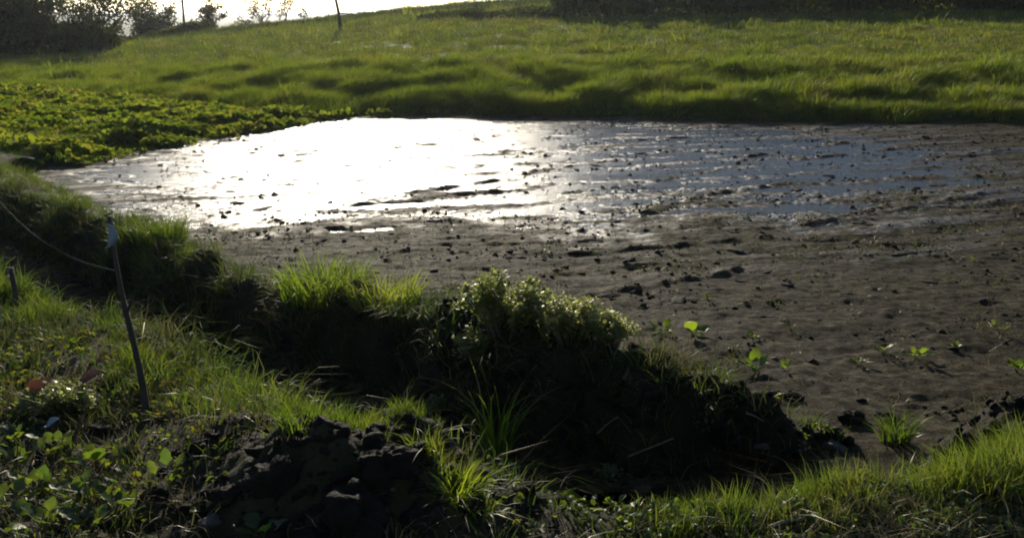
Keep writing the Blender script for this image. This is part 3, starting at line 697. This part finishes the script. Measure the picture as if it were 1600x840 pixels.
# pale strip tied at the tall stake
rp = [at_y(u, v_, b[1]-.06) for u, v_ in [(171, 350), (176, 362), (177, 374), (172, 384), (165, 388)]]
rp = smooth_path(rp, 14); V = []; F = []
for i, p in enumerate(rp):
    t = i/13; w_ = .006+.012*math.sin(math.pi*min(1, t*1.1)); tw = 1.2*t
    V += [tuple(p+np.array([-w_*math.cos(tw), -w_*math.sin(tw), 0])), tuple(p+np.array([0, .004, .003])), tuple(p+np.array([w_*math.cos(tw), w_*math.sin(tw), 0]))]
for i in range(13):
    for k in (0, 1): F.append([3*i+k, 3*i+k+1, 3*i+k+4, 3*i+k+3])
o = link('rag', mesh('rag', V, F, M_rag)); sm = o.modifiers.new('thick', 'SOLIDIFY'); sm.thickness = .002
tag(o, 'pale bluish strip of rag hanging from the tall leaning stake', 'rag')
# crumpled pale scrap at the left edge
p = hit(10, 508); r = random.Random(4); V = []; F = []
for i in range(7):
    for j in range(5): V.append((-.05+.10*i/6+r.gauss(0, .004), -.03+.06*j/4+r.gauss(0, .004), .02+.016*math.sin(i*1.9+j)+r.gauss(0, .006)))
for i in range(6):
    for j in range(4): F.append([i*5+j, (i+1)*5+j, (i+1)*5+j+1, i*5+j+1])
o = link('plastic_scrap', mesh('plastic_scrap', V, F, M_rag), loc=p+np.array([0, 0, .01]), rot=(.3, -.2, .5)); sm = o.modifiers.new('thick', 'SOLIDIFY'); sm.thickness = .0015
tag(o, 'crumpled pale scrap on the ground at the left edge below the short stake', 'scrap')

# ------------------------------------------------------------------ named grass tufts
def tuft(u, v, label, *a, mat=None, name='grass_tuft', **k):
    p = hit(u, v); p[2] -= .02
    o = link(name, mesh('tuft', *blades(*a, **k), mat or M_lush), loc=p)
    return tag(o, label, 'grass tuft', 'grass tufts')
tuft(505, 462, 'big bright grass tuft on top of the ridge, left half', 420, .30, .26, .007, .8, seed=501, segs=4, mat=M_bright)
tuft(600, 472, 'bright lower grass tuft on the ridge, right of the biggest tuft', 300, .24, .22, .007, .85, seed=502, segs=4, mat=M_bright)
tuft(660, 492, 'dull drooping grass tuft on the ridge beside the leafy herb', 320, .22, .2, .005, 1.1, seed=503, segs=4, mat=M_rough)
tuft(250, 372, 'grass tuft at the ridge edge behind the tall stake', 260, .26, .22, .008, .8, seed=504, segs=4)
tuft(775, 708, 'tall open tuft of broad grass blades in the dark ditch', 52, .50, .07, .011, .6, mat=M_bright, seed=505, segs=6, hvar=.55, droop=1.5)
tuft(712, 782, 'dense bright green tuft beside the dark clods at bottom centre', 170, .17, .06, .006, .9, mat=M_bright, seed=506, segs=5)
tuft(735, 800, 'drooping grass wisps just right of the bright bottom tuft', 60, .16, .07, .005, 1.6, seed=507, segs=5)
tuft(1268, 668, 'small splayed grass tuft on dark soil left of the tall right grass', 26, .13, .03, .007, 1.4, seed=508, segs=5)
tuft(562, 662, 'sparse arched grass wisps where the ditch meets the bare soil', 22, .18, .06, .005, 1.4, seed=509, segs=5)
tuft(950, 690, 'few thin blades on the dark soil beside the pale stick', 12, .14, .04, .005, 1.2, seed=510, segs=5)
tuft(660, 700, 'low grass sprig on the soil edge left of the tall ditch tuft', 24, .12, .05, .005, 1.3, seed=511, segs=5)
tuft(1010, 690, 'short grass sprig on the dark bank right of the thin blades', 14, .10, .03, .005, .9, seed=512, segs=5)
tuft(1000, 560, 'small hanging grass sprig on the lumpy soil ridge', 26, .10, .04, .004, 1.5, seed=513, segs=5)
tuft(1110, 640, 'tiny grass sprig on the dark soil face at centre right', 22, .09, .04, .004, 1.5, seed=514, segs=5)
tuft(1075, 800, 'bright upright grass tuft at the left end of the right verge', 60, .16, .05, .005, .6, seed=515, segs=5)
tuft(1400, 690, 'tall splayed grass tuft at the left end of the tallest right grass', 90, .24, .07, .008, .9, seed=516, segs=5)
tuft(380, 620, 'bright grass tuft on the ditch rim near the middle of the strip', 90, .15, .08, .005, .7, seed=517, segs=4)
tuft(470, 660, 'bright grass tuft near the right end of the rim strip', 90, .14, .09, .005, .7, seed=518, segs=4)

# leafy herb bushes on the ridge
def herb(u, v, rad, hgt, n, label, seed):
    p = hit(u, v); p[2] -= .03; root = empty('leafy_herb', p); r = random.Random(seed); st_ = []; V = []; F = []
    for k in range(46):
        a = r.random()*6.283; q = rad*math.sqrt(r.random())*.8; e = Vector((q*math.cos(a)*1.1, q*math.sin(a), hgt*(1-.6*(q/rad)**2)*(.7+.4*r.random())))
        pth = [Vector((q*.3*math.cos(a), q*.3*math.sin(a), 0)), e*.55+Vector((0, 0, .03)), e]; st_.append(tube(pth, [.003, .0025, .001], 3))
        for m_ in range(n//46):
            t = .25+.75*r.random()**.7; c = pth[0].lerp(pth[1], t*2) if t < .5 else pth[1].lerp(pth[2], t*2-1)
            c = c+Vector((r.gauss(0, .018), r.gauss(0, .018), r.gauss(0, .012))); s = .011*(.6+r.random())
            A = Vector((r.gauss(0, 1), r.gauss(0, 1), r.gauss(0, .5))).normalized(); B = A.cross(Vector((r.gauss(0, .5), r.gauss(0, .5), 1))).normalized(); o = len(V)
            V += [tuple(c-A*s), tuple(c+B*s*.6), tuple(c+A*s), tuple(c-B*s*.6)]; F += [[o, o+1, o+2], [o, o+2, o+3]]
    lf = link('foliage', mesh('foliage', V, F, M_herb, False), root); lf['kind'] = 'stuff'
    v_, f_ = join(st_); link('stems', mesh('stems', v_, f_, M_twig), root)['kind'] = 'stuff'
    return tag(root, label, 'herb', 'leafy herbs on the ridge')
herb(790, 522, .33, .36, 6400, 'biggest rounded small-leaved herb bush on the ridge', 61)
herb(890, 532, .26, .26, 3800, 'lower small-leaved herb right of the biggest herb bush', 62)
herb(955, 535, .16, .17, 1500, 'small low herb at the right end of the herb bushes', 63)
herb(745, 560, .16, .20, 1600, 'thin herb hanging over the ditch, left foot of the herb bushes', 64)
herb(690, 640, .12, .10, 700, 'small scruffy herb on the bare soil in the ditch', 65)
herb(95, 640, .20, .14, 1300, 'low herb clump beside the red dead leaf', 66)
herb(950, 745, .07, .07, 260, 'little pale herb sprout on the dark soil at bottom centre', 67)

# ------------------------------------------------------------------ broad-leaved weeds, every leaf a part
LEAF = {}
def leaf_mesh(kind, L, W, stalk, curl, mat, seed):
    key = (kind, round(L, 3), seed, mat.name)
    if key not in LEAF: LEAF[key] = mesh('leaf', *leaf_shape(L, W, kind, stalk, .25, curl, seed), mat)
    return LEAF[key]
def weed(u, v, n, L, label, seed, kind='oval', mat=None, asp=.55, stalk=.5, up=(.3, 1.1), name='broadleaf_weed', group=None, cat='weed', h=None):
    p = hit(u, v); root = empty(name, p, 0); r = random.Random(seed); mat = mat or M_dock
    for k in range(n):
        s = r.uniform(.65, 1.15); yaw = 6.283*(k+r.uniform(-.3, .3))/n
        me = leaf_mesh(kind, L, L*asp, L*stalk, r.choice((.1, .3)), mat, k % 4)
        link('leaf', me, root, (r.gauss(0, L*.08), r.gauss(0, L*.08), 0), (r.gauss(0, .25), -r.uniform(*up), yaw), (s, s, s))
    return tag(root, label, cat, group)
gd = 'broad-leaved plants on the ridge'
weed(895, 505, 5, .10, 'dark-stemmed broad-leaved plant behind the herb bushes', 71, group=gd)
weed(972, 505, 4, .09, 'small two-leaved bright plant between herb and larger bright leaves', 72, group=gd)
weed(1035, 522, 10, .09, 'largest bright broad-leaved plant on the ridge at centre', 73, asp=.6, group=gd, up=(.15, .7))
weed(1082, 524, 6, .09, 'bright round-leaved plant at the right of the largest one', 74, kind='round', asp=.9, group=gd)
weed(1180, 580, 7, .11, 'bright broad leaves at the mud edge on the ridge slope', 75, asp=.65, group=gd)
weed(1225, 578, 4, .07, 'small dim leaves beside the bright mud-edge plant', 76, group=gd)
gl = 'lobed-leaf weeds in the lower left corner'
LL = [(30, 735, 9, 'highest weed of the corner patch at the left edge'), (85, 712, 8, 'bright upper weed of the corner patch'), (150, 738, 8, 'bright weed at the right of the corner patch'),
      (62, 775, 9, 'middle weed of the corner patch'), (118, 790, 8, 'lower middle weed of the corner patch'), (15, 800, 9, 'weed low at the left edge of the corner patch'),
      (205, 765, 5, 'two bright round leaves right of the corner patch'), (168, 790, 7, 'dim weed under the two bright leaves'), (70, 828, 9, 'bottom weed of the corner patch'),
      (140, 832, 7, 'bottom right weed of the corner patch'), (20, 700, 7, 'dim upper weed at the left edge'), (200, 810, 5, 'small weed at the soil edge right of the corner patch')]
for k, (u, v, n, lab) in enumerate(LL):
    weed(u, v, n, .062, lab+', lobed leaves', 80+k, kind='lobed', mat=M_weed, asp=.95, stalk=1.1, up=(.35, 1.15), name='lobed_weed', group=gl)
weed(262, 770, 6, .06, 'single upright weed sprout with pale tip on black soil', 95, kind='lobed', mat=M_weed, asp=.7, stalk=1.4, up=(.9, 1.4))
weed(318, 800, 3, .035, 'tiny bright seedling on the soil under the sprout', 96, kind='round', mat=M_dock, asp=.9)
weed(412, 842, 6, .075, 'curled bright leaves at the bottom edge under the clods', 97, kind='lobed', mat=M_weed, asp=.9, stalk=.6)
weed(35, 655, 7, .05, 'dim lobed weed beside the dark red leaf', 98, kind='lobed', mat=M_weed, asp=.9, stalk=.9, name='lobed_weed')
gm_ = 'small weeds growing on the mud'
MW = [(1380, 552, 9, .06, 'leafy weed patch on the near mud, left one'), (1432, 560, 7, .07, 'leafy weed on the near mud with the largest bright leaf'), (1492, 545, 6, .05, 'leafy weed on the near mud, right of the largest'),
      (1560, 520, 6, .06, 'dim weed on the mud near the right edge'), (1590, 582, 7, .06, 'weed low on the mud at the right edge'), (1432, 392, 5, .06, 'tiny green weed beside the dark clod far out on the mud'),
      (1340, 570, 7, .05, 'dim weed on the mud above the tall right grass'), (1235, 515, 4, .045, 'pair of small green leaves alone on the mud'), (1520, 412, 5, .05, 'faint weed on the mud at the far right'),
      (848, 397, 4, .05, 'single yellow-green sprout on the brown mud at centre'), (1175, 530, 5, .05, 'small dim weed on the mud right of the ridge leaves'), (1110, 470, 4, .05, 'small weed beyond the bright ridge leaves')]
for k, (u, v, n, L, lab) in enumerate(MW):
    weed(u, v, n, L, lab, 110+k, kind='lobed' if k % 2 else 'oval', mat=M_dock if k in (1, 9) else M_weed, asp=.8, stalk=.7, name='mud_weed', group=gm_)

# ------------------------------------------------------------------ clods, stones, sticks, dead leaves
LUMPS = {}
def clod(u, v, rad, label, seed, name='earth_clod', mat=None, cat='clod', group=None, sx=1.2, sy=.9, sz=.7, sink=.3):
    p = hit(u, v); key = (seed % 7, sx, sz, name)
    rad = rad*{'mud_clod': .8, 'stone': .65}.get(name, .72)
    if key not in LUMPS:
        me = lump(seed % 7+11, sx, sy, sz, .45, 4 if name == 'earth_clod' else 3, .35); me.materials.append(mat or M_clod); LUMPS[key] = me
    o = link(name, LUMPS[key], loc=(p[0], p[1], p[2]-rad*sink*.5), rot=(0, 0, seed*1.7), scl=(rad, rad, rad))
    return tag(o, label, cat, group)
ge = 'clods of dark earth'
for k, a in enumerate([(312, 698, .075, 'upright black clod standing on the grass edge at lower left'), (430, 745, .12, 'large black clod left of the slab-like clod'),
     (545, 800, .165, 'largest slab-like black clod with pale upper edge at bottom'), (600, 722, .11, 'grey-topped clod behind the slab-like clod'), (355, 770, .075, 'dark clod between the weed sprout and the large clod'),
     (660, 815, .085, 'small clod with a pale stone on top at bottom centre'), (480, 838, .08, 'low clod at the bottom edge under the slab'), (590, 835, .08, 'low clod at the bottom edge right of the slab'),
     (1085, 575, .10, 'lumpy clod on the ridge under the largest bright leaves'), (1150, 612, .11, 'clod on the ridge under the mud-edge leaves'), (1222, 622, .11, 'broad clod on the ridge, right part'),
     (1025, 610, .09, 'clod halfway down the dark soil face'), (1040, 772, .075, 'round dark clod at the foot of the soil face beside bright grass'), (1385, 655, .09, 'smooth clod left of the tall right grass'),
     (900, 650, .09, 'dim clod in the deep shade of the ditch'), (1130, 680, .09, 'dim clod in the shade above the pale stone'), (1330, 655, .10, 'clod at the mud edge between the ridge and the tall grass')]):
    clod(*a, seed=k+1, group=ge)
gq = 'dark clods of mud on the pond bed'
MC = [(1150, 392, .15, 'widest dark mud clod on the near right mud'), (1408, 398, .16, 'dark mud clod beside the tiny green weed'), (1450, 440, .085, 'dark pit-like mud clod right of the middle mud'),
      (1285, 375, .14, 'long flat mud clod behind the widest clod'), (1350, 350, .11, 'mud clod near the end of the bluish water'), (1245, 297, .14, 'mud clod in the bluish water at right'),
      (1295, 275, .09, 'small mud clod standing in the bluish water at far right'), (1175, 243, .17, 'long mud clod left of the drag ridge'), (1158, 440, .06, 'small clod below the widest mud clod'),
      (1480, 440, .06, 'small clod right of the pit-like clod'), (1465, 290, .11, 'mud clod at the right end of the water'), (905, 424, .07, 'small clod on the smooth brown mud at centre'),
      (950, 462, .12, 'long clod at the foot of the brown mud behind the ridge leaves'), (440, 243, .11, 'dark lump in the glare left of centre'), (445, 248, .08, 'smaller lump touching the dark lump in the glare'),
      (558, 282, .09, 'rounded brown lump inside the brightest glare'), (660, 240, .12, 'long dark lump right of the brightest glare'), (668, 246, .07, 'dark lump at the right rim of the glare'),
      (410, 327, .13, 'flat dark bar of mud at the near left of the glare'), (360, 300, .07, 'small dark lump at the left of the glare'), (430, 305, .06, 'small upright lump in the left glare'),
      (372, 318, .10, 'flat lump near the left shore of the glare'), (745, 218, .18, 'long mud bar beyond the glare near the far bank'), (1060, 215, .17, 'mud lump near the far bank at centre right'),
      (930, 258, .12, 'mud lump in the sparkling streaks right of the glare'), (1000, 240, .10, 'small mud lump in the sparkling streaks, farther right'), (1230, 445, .06, 'small clod on the pale mud at right'),
      (1540, 470, .09, 'dim clod on the dark mud near the right edge'), (1330, 460, .08, 'broken clod on the mud above the weed patch'), (1200, 425, .07, 'small clod right of the pale mud patch'),
      (525, 430, .05, 'clod at the mud edge behind the big tuft'), (1060, 470, .10, 'dark clod at the mud edge behind the bright leaves'), (1190, 495, .09, 'dark crumbly clod beyond the ridge plants'), (1225, 500, .07, 'clod right of the crumbly clod')]
for k, a in enumerate(MC):
    clod(*a, seed=k+3, name='mud_clod', mat=M_mudclod, group=gq, sx=1.35, sy=.7, sz=.30, sink=.2)
for k, a in enumerate([(1190, 700, .05, 'pale angular stone half buried under the soil face'), (1300, 695, .085, 'flat grey stone by the left end of the right grass'), (590, 762, .022, 'small white stone on the slab-like clod'),
     (612, 764, .016, 'tiny white stone beside the small white one'), (652, 808, .03, 'pale flat stone on the small bottom clod'), (512, 824, .012, 'white pebble on the dark soil at the bottom'), (330, 812, .05, 'grey stone in the soil under the sprout'), (1210, 560, .03, 'small stone at the mud edge below bright leaves')]):
    clod(*a, seed=k+2, name='stone', mat=M_stone, cat='stone', group='stones in the soil', sz=.5)
def stick(uv, rad, label, mat=None, lift=.03):
    P = [hit(u, v) for u, v in uv]; P = [p+np.array([0, 0, lift]) for p in P]
    v, f = tube(smooth_path(P, 8), [rad*(1-.06*i) for i in range(8)], 5, .2, 2)
    return tag(link('dry_stalk', mesh('dry_stalk', v, f, mat or M_twig)), label, 'stalk', 'dry stalks on the soil')
stick([(980, 725), (1018, 708), (1052, 696)], .006, 'pale straight dry stalk lying on the dark soil face')
stick([(932, 690), (948, 676), (966, 662)], .005, 'short dry stalk leaning beside the thin blades')
stick([(1200, 838), (1225, 828), (1262, 822)], .008, 'yellow dry stalk at the bottom edge right of centre')
stick([(1165, 655), (1180, 660), (1192, 670)], .006, 'curved pale stalk above the pale stone')
stick([(1395, 800), (1430, 788), (1460, 775)], .006, 'straw-coloured stalk in the straw at lower right')
stick([(1440, 805), (1455, 812), (1462, 816)], .005, 'short pale stalk below the straw patch')
stick([(40, 618), (60, 616), (75, 622)], .004, 'short pale stalk on the dark red leaf')
def dead_leaf(u, v, L, W, label, seed, mat=None, tilt=.3):
    p = hit(u, v); r = random.Random(seed)
    o = link('fallen_leaf', mesh('leaf', *leaf_shape(L, W, 'oval', L*.2, .5, -.25, seed), mat or M_deadleaf), loc=p+np.array([-L*.4, 0, .04]), rot=(.5, -tilt, r.uniform(-.3, .3)))
    return tag(o, label, 'leaf', 'fallen leaves')
dead_leaf(135, 618, .17, .08, 'rust-red dead leaf in the grass left of the tall stake', 1)
dead_leaf(45, 640, .16, .08, 'dark red dead leaf at the left edge below the rust-red one', 2)
dead_leaf(80, 682, .08, .05, 'pale silvery leaf in the grass under the red leaves', 3, M_rag)

# ------------------------------------------------------------------ thin autumn haze
V = [(x, y, z) for x in (-4100, 4100) for y in (-260, 6100) for z in (-8, 11)]
F = [[0, 1, 3, 2], [4, 6, 7, 5], [0, 4, 5, 1], [2, 3, 7, 6], [0, 2, 6, 4], [1, 5, 7, 3]]
m, t, out = new_mat('haze'); pv = t.nodes.new('ShaderNodeVolumePrincipled')
pv.inputs['Color'].default_value = (.86, .92, 1.0, 1); pv.inputs['Density'].default_value = .00022; pv.inputs['Anisotropy'].default_value = .7
t.links.new(pv.outputs[0], out.inputs['Volume'])
tag(link('haze', mesh('haze', V, F, m, False)), 'thin pale haze in the low sun over the whole meadow', 'haze', kind='stuff')
